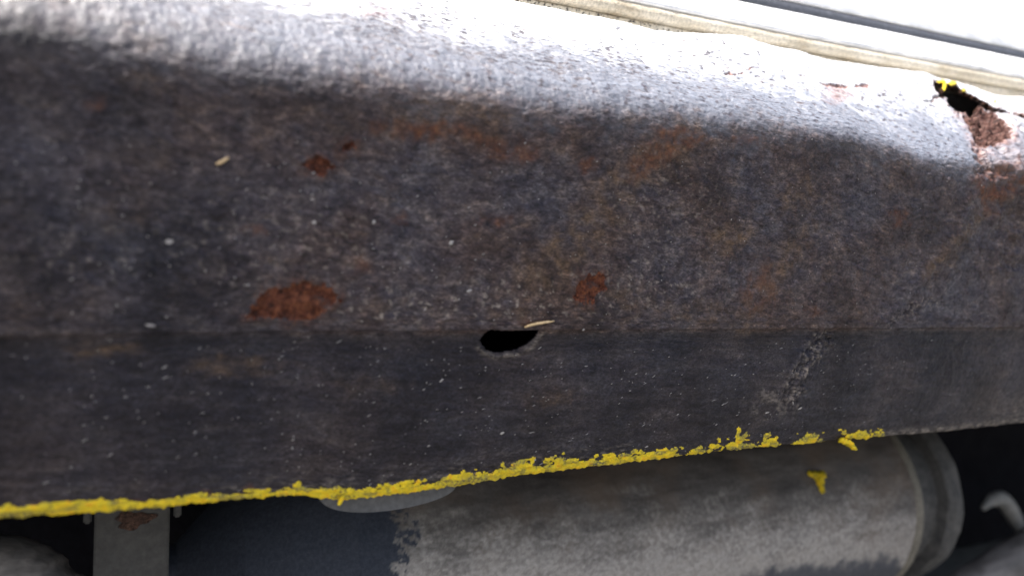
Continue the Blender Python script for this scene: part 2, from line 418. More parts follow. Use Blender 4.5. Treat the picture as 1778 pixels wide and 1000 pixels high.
# crater ring and scuffs
cx = np.hypot((wx-172)/1.0, (wy-472)/0.85)
disp += 0.8*mm*np.exp(-((cx-26)/8)**2) - 0.5*mm*np.exp(-(cx/16)**2)
sc1 = sstep(26, 2, line_d(wx, wy, [(1425, 585), (1408, 615), (1385, 650), (1372, 690)]))*(BD > 12)
sc2 = sstep(14, 1, line_d(wx, wy, [(1545, 556), (1575, 540), (1605, 527), (1622, 526)]))*(BD < 12)*(BD > 8)
fib = np.abs(fbm(U*1.7+S*0.9, (S-U*0.9)*0.5, 5*mm, 3, 53))
for pts, h_ in (([(1440, 590), (1415, 612), (1392, 648), (1378, 690)], 2.4), ([(1412, 582), (1392, 606), (1372, 650)], 1.3), ([(1398, 690), (1388, 706), (1372, 700)], 1.0)):
    disp += h_*mm*np.exp(-(line_d(wx, wy, pts)/7.0)**2)*(BD > 12.6)
disp += 1.5*mm*np.exp(-(line_d(wx, wy, [(1540, 558), (1610, 470), (1668, 405), (1702, 320)])/13.0)**2)*(BD < 11.5)
disp += sc1*(0.5*mm-2.6*mm*fib) + sc2*(0.6*mm-2.6*mm*fib)
# --- rust scabs (parts of their own)
SCAB = [
    [(421, 549), (440, 535), (455, 515), (468, 502), (500, 498), (530, 488), (560, 492), (578, 510), (590, 520), (576, 534), (560, 540), (545, 553), (515, 556), (480, 551), (450, 546)],
    [(996, 497), (1010, 482), (1040, 473), (1053, 483), (1047, 500), (1033, 512), (1025, 525), (1003, 524), (1000, 510)],
    [(522, 287), (535, 276), (556, 275), (580, 285), (575, 297), (552, 300), (530, 297)],
    [(588, 254), (600, 246), (617, 249), (612, 261), (594, 263)]]
scab_halo = np.zeros((NR, NC))
lab = np.zeros((NR, NC), int)                                        # vertex label -> part
for k, poly in enumerate(SCAB):
    dk_ = np.where((BD > 7) & (BD < 11.5), poly_sdf(PX+wob_x*0.9, PY+wob_y*0.9, poly) + 3.5*fbm(U, S, 2*mm, 3, 65), 99)
    scab_halo = np.maximum(scab_halo, sstep(22, 1, dk_ + 10*n1))
    disp += sstep(2, -4, dk_)*(-0.7*mm+1.1*mm*fbm(U, S, 5*mm, 5, 60+k, 0.6)) + 0.55*mm*np.exp(-((dk_-3)/3.5)**2)
    lab[dk_ < 0] = 10+k
# --- yellow crust along the lower edge
ysd = np.interp(PX[0], [0, 1], [0, 1])*0
edge_y = np.interp(Xs, P(*np.array(BOT, float).T, np.full(len(BOT), YG))[:, 0], [b[1] for b in BOT])
hgt = np.interp(Xs, P(*np.array(BOT, float).T, np.full(len(BOT), YG))[:, 0],
                [25, 20, 16, 13, 20, 17, 20, 24, 20, 15, 14, 13, 10, 7, 0, 0, 0])
hgt = hgt*(Xs < 0.45)*(Xs > -0.25)
yup = edge_y[None, :] - PY                                            # pixels above the lower edge
yn = 0.65*fbm(U*0.8+S*0.5, S-U*0.35, 4.5*mm, 4, 71, 0.6) + 0.7*fbm(U*0.35, S, 6*mm, 3, 73)
yd = yup - hgt[None, :]*(0.84+0.75*yn*np.interp(PX, [0, 450, 900], [0.4, 0.6, 1.0]))
patch = fbm(U, S, 13*mm, 3, 77)
gap = sstep(1080, 1350, PX)
yd = yd + np.where(PX > 1050, np.clip(patch*60+4, -8, 60)*gap, 0)
for (cx_, cy_, rx_, ry_) in ((1285, 760, 7, 12), (1283, 775, 24, 9), (1120, 796, 20, 8), (1150, 790, 14, 6), (1330, 776, 24, 6), (1405, 766, 20, 9), (1524, 752, 15, 4), (905, 815, 14, 14), (873, 812, 4, 10), (807, 829, 12, 9), (970, 800, 10, 10), (515, 845, 9, 7), (545, 851, 16, 4)):
    e = (np.hypot((wx-cx_)/rx_, (wy-cy_)/ry_)-1)*min(rx_, ry_)
    yd = np.minimum(yd, e)
yd = np.where((BD > 13.2) & ((hgt[None, :] > 1) | (yup > 2)), yd, 99)
yd = np.where(PX > 1545, 99, yd)
yd = np.where((BD > 16.2), np.where(hgt[None, :]*(patch < 0.25) > 9, -3, 99), yd)
yd = np.where((BD > 17.3), 99, yd)
yel = yd < 0
disp += sstep(1.5, -3.5, yd)*(0.75*mm + 0.75*mm*fbm(U, S, 3.2*mm, 4, 81, 0.6))
lab[yel] = 5
thin = sstep(0.15, 0.5, patch)*sstep(900, 1150, PX)*0.8 + 0.9*np.clip(ell(830, 830, 26, 8), 0, 1) + sstep(0.05, 0.5, fbm(U*0.4, S, 6*mm, 4, 85))*0.85
# yellow dabs on the rim of the big hole
kd = 0
for (cx_, cy_, rx_, ry_) in ((1632, 145, 8, 2.6), (1638, 153, 3, 7), (1652, 147, 9, 3.5), (1673, 157, 4, 4), (1726, 177, 3, 1.6)):
    e = (np.hypot((PX-cx_)/rx_, (PY-cy_)/ry_)-1)*3
    m_ = (e < 0) & (BD < 8) & (BD > 1.95)
    lab[m_] = 20+kd; kd += 1; disp += m_*0.6*mm
    dB = np.where(m_ & (dB < 0), 1.0, dB)
lab[(dP < 0) & (lab == 0)] = 7
lip = np.exp(-((dA-7)/5.0)**2)*sstep(600, 590, 600-(PY-585)-(PX-870)*0.25)
disp += lip*0.8*mm
hole = (dA < 0) | (dB < 0)

GD = G + N*disp[..., None]

# --- colour masks
rust = np.zeros_like(U); och = np.zeros_like(U); pale = np.zeros_like(U)
def addm(m, arr, k): np.maximum(arr, m*k, out=arr)
up = (BD < 11.6)
for e, k in (((735, 232, 46, 16, 0.1), .75), ((680, 222, 30, 9, -0.3), .45), ((870, 262, 38, 12), .65), ((1016, 287, 14, 13), .7), ((1180, 240, 40, 18, 0.1), 1.0), ((1130, 275, 50, 22, -0.6), .75), ((860, 382, 22, 9), .6), ((700, 380, 14, 10), .5), ((630, 465, 24, 14), .4), ((440, 400, 24, 9), .35), ((1560, 380, 14, 14), .6), ((1415, 540, 14, 7), .6), ((1750, 305, 40, 26), 1.0), ((1720, 325, 26, 40), .95), ((1320, 500, 30, 45, 0.3), .4), ((160, 180, 22, 12), .4), ((1300, 243, 30, 9), .5), ((900, 560, 24, 7), .5), ((240, 872, 18, 8), .5), ((430, 848, 14, 7), .5), ((355, 858, 12, 6), .6), ((85, 878, 22, 8), .4)):
    addm(ell(*e), rust, k)
addm(sstep(26, 3, line_d(wx, wy, [(660, 225), (730, 232), (800, 222), (870, 262), (920, 265)])), rust, .6)
addm(sstep(55, 10, line_d(wx, wy, [(1200, 235), (1100, 300), (1040, 370), (980, 430), (930, 480)])), och, .75)
addm(sstep(34, 6, line_d(wx, wy, [(1400, 400), (1370, 450), (1330, 500), (1290, 560)])), och, .55)
addm(sstep(18, 3, line_d(wx, wy, [(1700, 380), (1670, 410), (1635, 445), (1610, 470)])), och, .8)
addm(sstep(60, 8, line_d(wx, wy, [(700, 210), (780, 205), (830, 215)])), och, .55)
for e, k in (((1265, 415, 40, 26, -0.4), .75), ((1385, 335, 34, 20, -0.3), .65), ((1230, 540, 60, 22), .5), ((180, 607, 58, 11), .95), ((410, 634, 80, 16), .65), ((960, 690, 50, 14), .45), ((640, 670, 60, 14), .35), ((270, 140, 50, 24), .4), ((700, 530, 90, 26), .35), ((880, 545, 50, 12), .5), ((1100, 520, 60, 20, .2), .45), ((1740, 360, 60, 40), .4), ((205, 370, 60, 30), .3), ((60, 540, 60, 20), .3), ((250, 290, 70, 40), .22), ((1460, 760, 60, 8), .3)):
    addm(ell(*e), och, k)
och = 0.75*och*(0.45+0.9*np.clip(n1+0.4, 0, 1))
rust = np.clip(0.95*rust*(0.35+1.1*np.clip(n1+0.45, 0, 1)), 0, 1)
rust = np.maximum(rust, scab_halo*0.55*np.clip(0.5+n1+0.4*n2, 0, 1))
flake = sstep(0.42, 0.62, fbm(U, S, 3.4*mm, 3, 91))
for e, k in (((700, 530, 120, 30), .8), ((900, 520, 130, 40), .7), ((1100, 500, 120, 60), .5), ((500, 420, 200, 90), .35), ((160, 440, 120, 60), .3), ((1150, 360, 120, 90), .3)):
    addm(ell(*e)*flake, pale, k)
addm(sc1*sstep(0.35, 0.05, fib)*(0.4+0.6*sstep(-.2, .4, n1)), pale, .85)
addm(sc2*sstep(0.22, 0.03, fib), pale, .6)
addm(ell(1350, 690, 50, 30, -0.6)*sstep(-.1, .5, n1), pale, .35)
addm(lower*sstep(60, 5, yup)*sstep(0.0, 0.5, nh)*0.6*(PX > 350)*(PX < 1100), pale, .6)
addm(sstep(16, 4, yup)*sstep(1500, 1580, PX)*(BD > 13)*(0.5+0.5*n1), pale, 1.0)
addm((BD > 15.6)*sstep(1480, 1560, PX)*np.clip(0.6+n1, 0, 1), pale, 1.0)
addm(sstep(1640, 1778, PX)*sstep(80, 10, yup)*lower*(0.3+0.4*n1), pale, .6)
addm(lip*np.clip(0.7+n1, 0, 1), pale, .55)
dark = np.clip(lower*(0.80+0.3*n3) + face*sstep(700, 60, PX + 160*n3)*(0.45+0.5*n3) + face*(0.16+0.5*np.clip(n3+0.35*n1, 0, 1)*sstep(-.2, .6, n3)), 0, 1)  # shade of the down-facing flange painted in; face darker towards the left
# where the black underseal thins out on the ledge, the white body paint shows
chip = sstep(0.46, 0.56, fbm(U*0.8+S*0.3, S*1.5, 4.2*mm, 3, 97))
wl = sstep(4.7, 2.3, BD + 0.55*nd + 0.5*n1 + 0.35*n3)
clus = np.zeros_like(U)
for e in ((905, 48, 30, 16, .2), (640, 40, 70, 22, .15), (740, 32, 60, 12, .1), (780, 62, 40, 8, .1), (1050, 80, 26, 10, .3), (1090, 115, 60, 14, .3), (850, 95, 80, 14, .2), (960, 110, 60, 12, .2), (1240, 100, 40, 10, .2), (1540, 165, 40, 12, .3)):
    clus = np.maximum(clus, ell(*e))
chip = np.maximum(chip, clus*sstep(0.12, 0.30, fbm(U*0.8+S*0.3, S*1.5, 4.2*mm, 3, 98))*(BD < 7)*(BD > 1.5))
sheen_tint = np.interp(PX, [700, 1200], [0.58, 0.8])*sstep(7.6, 5.6, BD+0.35*nd+0.35*n1+0.3*n3)*(0.65+0.5*np.clip(nd+.5, 0, 1))*(1-0.95*chip)  # painted sky sheen, reaching down the ledge to the shoulder
sheen_tint *= np.interp(PX, [0, 300, 600], [0.4, 0.75, 1.0])
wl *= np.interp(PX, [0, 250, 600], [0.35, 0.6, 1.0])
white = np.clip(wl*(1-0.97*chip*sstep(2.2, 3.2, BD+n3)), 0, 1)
white *= 1-sstep(4, 0, dB)*(dB > 0)*0.35
pink = np.clip(pocket + sstep(20, 3, dP)*(dP > 0)*0.55*(0.6+rn) + sstep(9, 1, dB)*0.5*(0.4+rn) + ell(1745, 262, 40, 34)*0.18 + ell(650, 22, 34, 10)*0.35*(BD > 1.5)*(BD < 9) + tear*0.9 + ell(1455, 163, 24, 14)*.6, 0, 1)*(BD < 10)
rust = np.maximum(rust, np.maximum(crack, tear)*0.95)
rust = np.maximum(rust, fur*0.75)
white *= 1-np.clip(tear+crack+fur*0.8, 0, 1); sheen_tint *= 1-np.clip(tear+crack+fur, 0, 1)
attrs = dict(rust=rust, ochre=np.clip(och, 0, 1), pale=np.clip(pale, 0, 1), dark=dark, white=white, pink=pink, thin=np.clip(thin, 0, 1), sheen_tint=np.clip(sheen_tint, 0, 1), brown=np.clip(face*np.interp(PX, [250, 650, 1300, 1700], [0.0, 0.9, 0.9, 0.55])*(0.55+0.9*n3+0.5*n1) + face*0.5*sstep(330, 180, PY)*(PX > 300), 0, 1), gloss=ledge, low=lower,
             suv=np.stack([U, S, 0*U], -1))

car = empty('car', (0.25, 0.8, 0.0), 'white car with rusty dark grey sill, its lower edge crusted yellow', 'car')
bpy.context.view_layer.update()
V = GD.reshape(-1, 3)
Q = grid_quads(NR, NC)
qh = hole.ravel()[Q].sum(1) >= 2
ql = np.sort(lab.ravel()[Q], axis=1)[:, 2]
qb = BD.ravel()[Q].mean(1)
def part(name, sel, mat, label=None, root=None):
    o = make_mesh(name, V, Q[sel], attrs, mat); adopt(o, root or car)
    if label: o['label'] = label
    return o
keep = ~qh
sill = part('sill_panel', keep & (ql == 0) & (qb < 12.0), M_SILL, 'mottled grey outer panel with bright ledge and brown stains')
flange = part('sill_flange', keep & (ql == 0) & (qb >= 12.0), M_SILL, 'darker lower flange below the crease with a drain hole')
for k, lb in enumerate(('large red-brown rust scab above the crease', 'small angular orange-brown rust scab', 'faint dark red rust scab', 'tiny orange rust spot')):
    part('rust_scab', keep & (ql == 10+k), M_RUST, lb, sill)
part('yellow_crust', keep & (ql == 5), M_YEL, 'rough yellow crust along the bottom edge', flange)
for k in range(kd):
    if (keep & (ql == 20+k)).any(): part('yellow_dab', keep & (ql == 20+k), M_YEL, 'bright yellow dab on the rim of the rust hole', sill)
part('rust_pocket', keep & (ql == 7), M_PINK, 'pinkish brown layered rust below the hole', sill)

# torn metal thickness round the two holes
def hole_rim(sel_hole, mat, label, depth, root):
    hq = (qh & sel_hole)
    F = hq.reshape(NR-1, NC-1)
    idx = np.arange(NR*NC).reshape(NR, NC)
    e = []
    a = F[:, 1:] != F[:, :-1]; i, j = np.nonzero(a); e.append(np.stack([idx[i, j+1], idx[i+1, j+1]], 1))
    a = F[1:, :] != F[:-1, :]; i, j = np.nonzero(a); e.append(np.stack([idx[i+1, j], idx[i+1, j+1]], 1))
    e = np.concatenate(e)
    nv = len(V)
    jit = (0.6+0.8*np.abs(fbm(U, S, 3*mm, 2, 101))).ravel()
    V2 = V - N.reshape(-1, 3)*(depth*jit)[:, None]
    q = np.concatenate([e, e[:, ::-1]+nv], 1)
    o = make_mesh('hole_rim', np.concatenate([V, V2]), q, None, mat, smooth=False); adopt(o, root); o['label'] = label
qx = PX.ravel()[Q].mean(1)
hole_rim(qx < 1200, M_DARK, 'dark rim of the drain hole', 0.0016, flange)
hole_rim(qx >= 1200, M_RUSTDARK, 'torn rusty rim of the big hole', 0.0035, sill)

# inner panel that closes the hollow sill
def sweep(name, prof, mat, x0, x1, parent=None, nx=2):
    """prof: list of (y, z) -> open sheet along X"""
    xs = np.linspace(x0, x1, nx); pr = np.array(prof, float)
    v = np.stack([np.stack([np.full(nx, 0)+xs, np.full(nx, p[0]), np.full(nx, p[1])], -1) for p in pr])
    o = make_mesh(name, v.reshape(-1, 3), grid_quads(len(pr), nx), None, mat, smooth=False)
    if parent: adopt(o, parent)
    return o
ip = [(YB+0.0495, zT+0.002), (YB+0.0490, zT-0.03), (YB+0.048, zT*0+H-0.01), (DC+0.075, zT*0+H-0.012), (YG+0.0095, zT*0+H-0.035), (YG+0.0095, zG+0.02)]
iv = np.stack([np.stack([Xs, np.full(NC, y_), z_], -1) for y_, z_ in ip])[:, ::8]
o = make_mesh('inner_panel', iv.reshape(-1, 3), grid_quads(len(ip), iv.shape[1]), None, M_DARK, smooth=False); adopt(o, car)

# lifted flakes of layered rust in the pocket and round the torn hole
rf = np.random.RandomState(21)
for fx_, fy_, sz in ((1700, 200, 3.6), (1712, 205, 4.2), (1726, 208, 3.4), (1736, 216, 4.0), (1742, 230, 3.6), (1738, 246, 3.2), (1722, 250, 3.8), (1706, 246, 3.4), (1694, 232, 3.4), (1686, 216, 3.0), (1716, 224, 4.4), (1726, 234, 3.6), (1704, 218, 3.2), (1700, 192, 2.8), (1745, 222, 3.0), (1676, 208, 2.6), (1660, 198, 2.4), (1645, 186, 2.4), (1634, 172, 2.2), (1715, 183, 2.4), (1734, 192, 2.6)):
    dd = (PX-fx_)**2+(PY-fy_)**2 + np.where((BD < 9) & (BD > 2) & ~hole, 0, 1e9)
    k = int(dd.argmin()); c_ = V[k]; n_ = N.reshape(-1, 3)[k]
    n_ = n_ + rf.normal(0, 0.45, 3); n_ /= np.linalg.norm(n_)
    a_ = np.cross(n_, (0.3, 0.1, 1)); a_ /= np.linalg.norm(a_); b_ = np.cross(n_, a_)
    m_ = 9; ring = []
    for q_ in range(m_):
        an = 2*math.pi*q_/m_; rr_ = sz*mm*0.5*rf.uniform(0.55, 1.25)
        ring.append(c_ + n_*(0.5*mm+rf.uniform(-.2, .5)*mm) + a_*math.cos(an)*rr_ + b_*math.sin(an)*rr_*0.7)
    ring = np.array(ring); low_ = ring - n_*0.45*mm
    vv = np.concatenate([ring, low_, [ring.mean(0)+n_*0.35*mm]])
    tri = [(q_, (q_+1) % m_, 2*m_) for q_ in range(m_)] + [t_ for q_ in range(m_) for t_ in ((q_, m_+q_, m_+(q_+1) % m_), (q_, m_+(q_+1) % m_, (q_+1) % m_))]
    adopt(make_mesh('rust_flake', vv, tri, None, (M_PINK, M_PINK, M_RUSTDARK)[rf.randint(3)], smooth=False), sill)

# paint chips and grit stuck to the surface: real little flakes
rs = np.random.RandomState(3)
fv, fq = [], []
def surf_at(px, py, bmin, bmax):
    m = (BD > bmin) & (BD < bmax)
    return m
# lookup: nearest grid vertex by pixel through a coarse raster
ras = np.full((1000, 1778), -1, int)
ok = (PX > 0) & (PX < 1777) & (PY > 0) & (PY < 999) & vis & ~hole & (lab == 0)
ii = np.nonzero(ok.ravel())[0]
ras[PY.ravel()[ii].astype(int), PX.ravel()[ii].astype(int)] = ii
def stick(px, py, ln, wd, ang, h=0.25*mm):
    px = int(px); py = int(py)
    if not (3 <= px < 1775 and 3 <= py < 996): return
    sub = ras[py-2:py+3, px-2:px+3].ravel(); sub = sub[sub >= 0]
    if len(sub) == 0: return
    k = sub[len(sub)//2]
    p = V[k]; n = N.reshape(-1, 3)[k]
    t = np.array([1.0, 0, 0]); b = np.cross(n, t); b /= np.linalg.norm(b)
    if b[2] < 0: b = -b
    d = math.cos(ang)*t + math.sin(ang)*b; e = np.cross(n, d)
    i0 = len(fv)
    for (a, c, hh) in ((-1, 0, 0), (-.3, -1, .3), (.5, -.8, .2), (1, .1, 0), (.2, 1, .3), (-.5, .7, .2)):
        fv.append(p + d*a*ln/2*rs.uniform(.7, 1.2) + e*c*wd/2*rs.uniform(.6, 1.3) + n*h*(0.15+hh))
    fv.append(p + n*h*rs.uniform(.8, 1.5))
    for q_ in range(6): fq.append((i0+q_, i0+(q_+1) % 6, i0+6))
for _ in range(520):                                                  # lower flange: little glints that lie up to the right
    px = 1700*rs.uniform(0, 1)**0.7; py = rs.uniform(585, 860)
    stick(px, py, rs.choice([.8, 1.3, 1.9, 3.0], p=[.45, .3, .18, .07])*mm*rs.uniform(.7, 1.2), rs.uniform(.28, .5)*mm, R(rs.uniform(5, 40)))
for _ in range(330):                                                  # outer face
    px = rs.uniform(0, 1760); py = rs.uniform(240, 565)
    stick(px, py, rs.choice([.5, .9, 1.5], p=[.6, .3, .1])*mm, rs.uniform(.35, .7)*mm, R(rs.uniform(-20, 60)))
for px, py, ln, wd, a in ((1386, 706, 4.2, 1.4, 25), (1372, 697, 3.6, .8, -60), (1334, 714, 4, 1.2, 10), (1120, 775, 3, .9, 25), (785, 420, 2.4, 1.8, 30), (817, 502, 4, 1.2, 15), (1076, 346, 1.5, 1.5, 0), (650, 385, 2, 1.5, 40), (1010, 570, 1.8, 1.5, 30), (765, 660, 3.4, 1, 40), (290, 418, 3, 2.2, 10), (260, 565, 5, 1.2, -12), (873, 750, 3, 1.3, 20), (545, 385, 2.5, 1.6, 0), (930, 798, 2.2, 1.1, 40)):
    stick(px, py, ln*mm, wd*mm, R(a), .35*mm)
ch = make_mesh('paint_chips', np.array(fv), np.array(fq), None, M_CHIP, smooth=False); adopt(ch, car)
ch['kind'] = 'stuff'; ch['label'] = 'tiny pale paint chips and grit stuck to the panel'

# ------------------------------------------------------------------ tubes, lumps
def tube(name, pts, rad, mat, parent=None, n=14, sub=8, caps=True, lump=0.0, flat=1.0):
    pts = np.array(pts, float); rad = np.broadcast_to(np.array(rad, float), (len(pts),))
    ex = np.concatenate([[2*pts[0]-pts[1]], pts, [2*pts[-1]-pts[-2]]])
    C, Rr = [], []
    for i in range(len(pts)-1):
        for j in range(sub + (i == len(pts)-2)):
            t = j/sub
            p0, p1, p2, p3 = ex[i:i+4]
            C.append(0.5*((2*p1)+(-p0+p2)*t+(2*p0-5*p1+4*p2-p3)*t*t+(-p0+3*p1-3*p2+p3)*t**3))
            Rr.append(rad[i]*(1-t)+rad[i+1]*t)
    C = np.array(C); Rr = np.array(Rr)
    T = np.gradient(C, axis=0); T /= np.linalg.norm(T, axis=1, keepdims=True)
    ref = np.array([0, 0, 1.0]) if abs(T[0, 2]) < .8 else np.array([1.0, 0, 0])
    A = np.cross(T, ref); A /= np.linalg.norm(A, axis=1, keepdims=True); B = np.cross(T, A)
    th = np.linspace(0, 2*math.pi, n, endpoint=False)
    Rg = np.repeat(Rr[:, None], n, 1)
    if lump: Rg = Rg*(1+lump*fbm(np.arange(len(C))[:, None]*0.3+np.cos(th)[None]*1.3, np.sin(th)[None]*1.3+0*Rg, 1.0, 3, 111))
    v = C[:, None] + Rg[..., None]*(np.cos(th)[None, :, None]*A[:, None] + flat*np.sin(th)[None, :, None]*B[:, None])
    v = v.reshape(-1, 3); q = grid_quads(len(C), n, True)
    if caps:
        k = len(v); v = np.concatenate([v, [C[0]-T[0]*Rr[0]*0.3, C[-1]+T[-1]*Rr[-1]*0.3]])
        e0 = [(k, (j+1) % n, j, j) for j in range(n)]; b = (len(C)-1)*n
        e1 = [(k+1, b+j, b+(j+1) % n, b+(j+1) % n) for j in range(n)]
        tri = [(a, b_, c) for a, b_, c, _ in e0+e1]
        q = np.concatenate([np.stack([q[:, 0], q[:, 1], q[:, 2]], 1), np.stack([q[:, 0], q[:, 2], q[:, 3]], 1), np.array(tri)])
    return make_mesh(name, v, q, None, mat, parent)
def onto(o, root): adopt(o, root); return o

# yellow drips hanging off the edge
def drip(pts, widths, Y, mat, name, seed, thick=0.0022):
    """a flattened lumpy run of paint through photo pixels at depth Y"""
    p = np.array([P(np.array(float(a)), np.array(float(b)), np.array(float(y))) for (a, b), y in zip(pts, Y)])
    s_ = np.array([(q-CAM) @ FWD for q in p])/FPX
    return tube(name, p, np.array(widths)*s_, mat, None, 14, 10, True, 0.55, 0.7)
YD = YG-0.0005
for pts, wd in (([(566, 852), (580, 848), (597, 852), (614, 856)], [4, 7, 8, 4]), ([(600, 852), (594, 864), (588, 876)], [5, 6, 4]),
                ([(1460, 764), (1472, 768), (1479, 775), (1486, 780)], [6, 8, 6, 3]), ([(1284, 768), (1282, 759), (1289, 750)], [5, 4, 5])):
    o = onto(drip(pts, wd, [YD]*len(pts), M_YEL, 'yellow_drip', 5), flange)

# ------------------------------------------------------------------ straw and splinter on the sill
def on_sill(px, py, off=0.0008):
    px = int(px); py = int(py)
    for r_ in range(1, 14):
        sub = ras[max(0, py-r_):py+r_+1, max(0, px-r_):px+r_+1].ravel(); sub = sub[sub >= 0]
        if len(sub):
            k = sub[len(sub)//2]; return V[k] + N.reshape(-1, 3)[k]*off
def loose(name, pix, rad, mat, label, cat):
    pts = [on_sill(*p) for p in pix]
    o = tube(name, pts, np.array(rad), mat, None, 8, 5, True, 0.3, 0.6)
    c = Vector(np.mean(pts, axis=0)); o.data.transform(__import__('mathutils').Matrix.Translation(-c)); o.location = c
    o['label'] = label; o['category'] = cat
loose('straw', [(910, 567), (922, 562), (938, 558), (958, 556)], [.0005, .0011, .0012, .0006], M_STRAW, 'short pale straw lying on the crease above the drain hole', 'straw')
loose('wood_splinter', [(374, 286), (384, 280), (397, 273)], [.0004, .0011, .0008], M_STRAW, 'tiny tan splinter stuck to the upper grey panel', 'splinter')

# ------------------------------------------------------------------ door above the sill
YDOOR = DC+0.062
xs = np.linspace(-1.1, 2.2, 700)
zst = zline([(893, -38), (1178, 22), (1400, 67), (1778, 138)], YDOOR, xs)      # top of the beige bead
zgl = zline([(1100, -38), (1290, 1), (1500, 44), (1778, 101)], YDOOR+0.006, xs)   # lower side of the grey line
def strip(name, prof, mat, parent, attrs_fn=None):
    """prof: (y array or float, z array)"""
    v = np.stack([np.stack([xs, np.broadcast_to(y, xs.shape), z], -1) for y, z in prof])
    o = make_mesh(name, v.reshape(-1, 3), grid_quads(len(prof), len(xs)), attrs_fn(v) if attrs_fn else None, mat)
    adopt(o, parent); return o
def lerp(a, b, t): return a*(1-t)+b*t
Yp = YDOOR
hem = [(Yp+0.012, zst+0.0012), (Yp+0.003, zst+0.0008), (Yp-0.0008, zst+0.0016)]
hem += [(Yp-0.001+0.0080*t, lerp(zst+0.0016, zgl-0.0012, t)) for t in np.linspace(0.2, 1, 5)] + [(Yp+0.0080, zgl-0.0002), (Yp+0.012, zgl+0.0002)]
strip('hem_panel', hem, M_WHITE, car).__setitem__('label', 'white lower hem of the door')
gt = 0.0078
skin = [(Yp+0.014, zgl+gt+0.0007), (Yp+0.0105, zgl+gt+0.0010), (Yp+0.0095, zgl+gt+0.0022), (Yp+0.026, zgl+0.04), (Yp+0.055, zgl+0.15), (Yp+0.07, zgl+0.30), (Yp+0.09, zgl+0.50), (Yp+0.12, zgl+0.60), (Yp+0.9, zgl+0.72), (Yp+1.5, zgl+0.70)]
door = strip('door', skin, M_WHITE, car); door['label'] = 'white door skin above the gap line'
tr = [(Yp+0.012, zgl+0.0003)] + [(Yp+0.0092-0.0008*math.sin(math.pi*t)+0.0012*t, zgl+0.0004+gt*t) for t in np.linspace(0, 1, 9)] + [(Yp+0.014, zgl+gt+0.0005)]
strip('gap_shade_strip', tr, M_GAP, door).__setitem__('label', 'grey gap shade line')  # grey strip stands in for the shade of the groove
# beige seal between sill and door: flat foot and round bead
bn = fbm(xs, xs*0, 12*mm, 3, 121)*0.00025; bn2 = fbm(xs, xs*0+5, 5*mm, 3, 127)*0.0003
Ys = YDOOR+0.0015
zb0 = zst-0.0152
prof = [(Ys+0.006+0*xs, zb0-0.004), (Ys+0.0045+bn, zb0+0.001), (Ys+0.0030+bn2, zb0+0.0045), (Ys+0.0030+bn, zst-0.0086), (Ys+0.0052+bn2, zst-0.0078+bn2)]
for t in np.linspace(0, 1, 11):
    a = -math.pi*0.42 + t*math.pi*0.95
    prof.append((Ys+0.0012-0.0036*math.cos(a)+bn*1.2, zst-0.0034+0.0043*math.sin(a)+bn2*0.5))
prof.append((Ys+0.006+0*xs, zst+0.0006))
def seal_attr(v):
    px, py = proj(v.reshape(-1, 3))
    row = np.repeat(np.arange(len(prof)), len(xs))
    return dict(speck=np.zeros(len(px)))
# finer mesh so that the black specks have an outline of their own
xs_old = xs; xs = np.arange(0.10, 0.80, 0.0006)
def re(a): return np.interp(xs, xs_old, np.broadcast_to(a, xs_old.shape))
prof = [(re(y), re(z)) for y, z in prof]
fine = []
for (y0, z0), (y1, z1) in zip(prof[:-1], prof[1:]):
    k = 3 if np.mean(np.hypot(y1-y0, z1-z0)) > 0.0009 else 1
    for t in range(k): fine.append((lerp(y0, y1, t/k), lerp(z0, z1, t/k)))
fine.append(prof[-1]); prof = fine
def seal_attr(v):
    px, py = proj(v.reshape(-1, 3)); x = v.reshape(-1, 3)[:, 0]; z = v.reshape(-1, 3)[:, 2]
    n_ = fbm(x, z, 2.2*mm, 2, 131)
    foot = sstep(-0.0078, -0.0090, z - np.tile(re(zst), len(prof)))
    k = np.interp(px, [880, 960, 1150, 1300, 1778], [.22, .26, .42, .58, .62])
    return dict(speck=sstep(k, k+.10, n_)*np.clip(foot+0.25, 0, 1))
seal = strip('door_seal', prof, M_BEIGE, car, seal_attr)
seal['label'] = 'grubby beige sealant bead running between the sill ledge and white door'
xs = xs_old

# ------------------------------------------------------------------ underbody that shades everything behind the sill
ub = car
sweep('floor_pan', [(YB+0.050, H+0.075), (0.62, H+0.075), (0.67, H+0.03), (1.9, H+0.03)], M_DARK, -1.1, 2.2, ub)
sweep('dark_backdrop', [(0.68, H+0.03), (0.68, H-0.30), (0.80, H-0.30), (0.80, H+0.03)], M_DARK, -1.1, 2.2, ub)  # added backdrop, hides the ground so the gaps below the sill stay dark
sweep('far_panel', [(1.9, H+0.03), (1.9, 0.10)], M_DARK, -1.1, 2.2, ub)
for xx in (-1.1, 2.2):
    make = make_mesh('end_panel', [(xx, 0.40, H+0.07), (xx, 1.9, H+0.07), (xx, 1.9, 0.12), (xx, 0.40, 0.12)], [(0, 1, 2, 3)], None, M_DARK); adopt(make, ub)

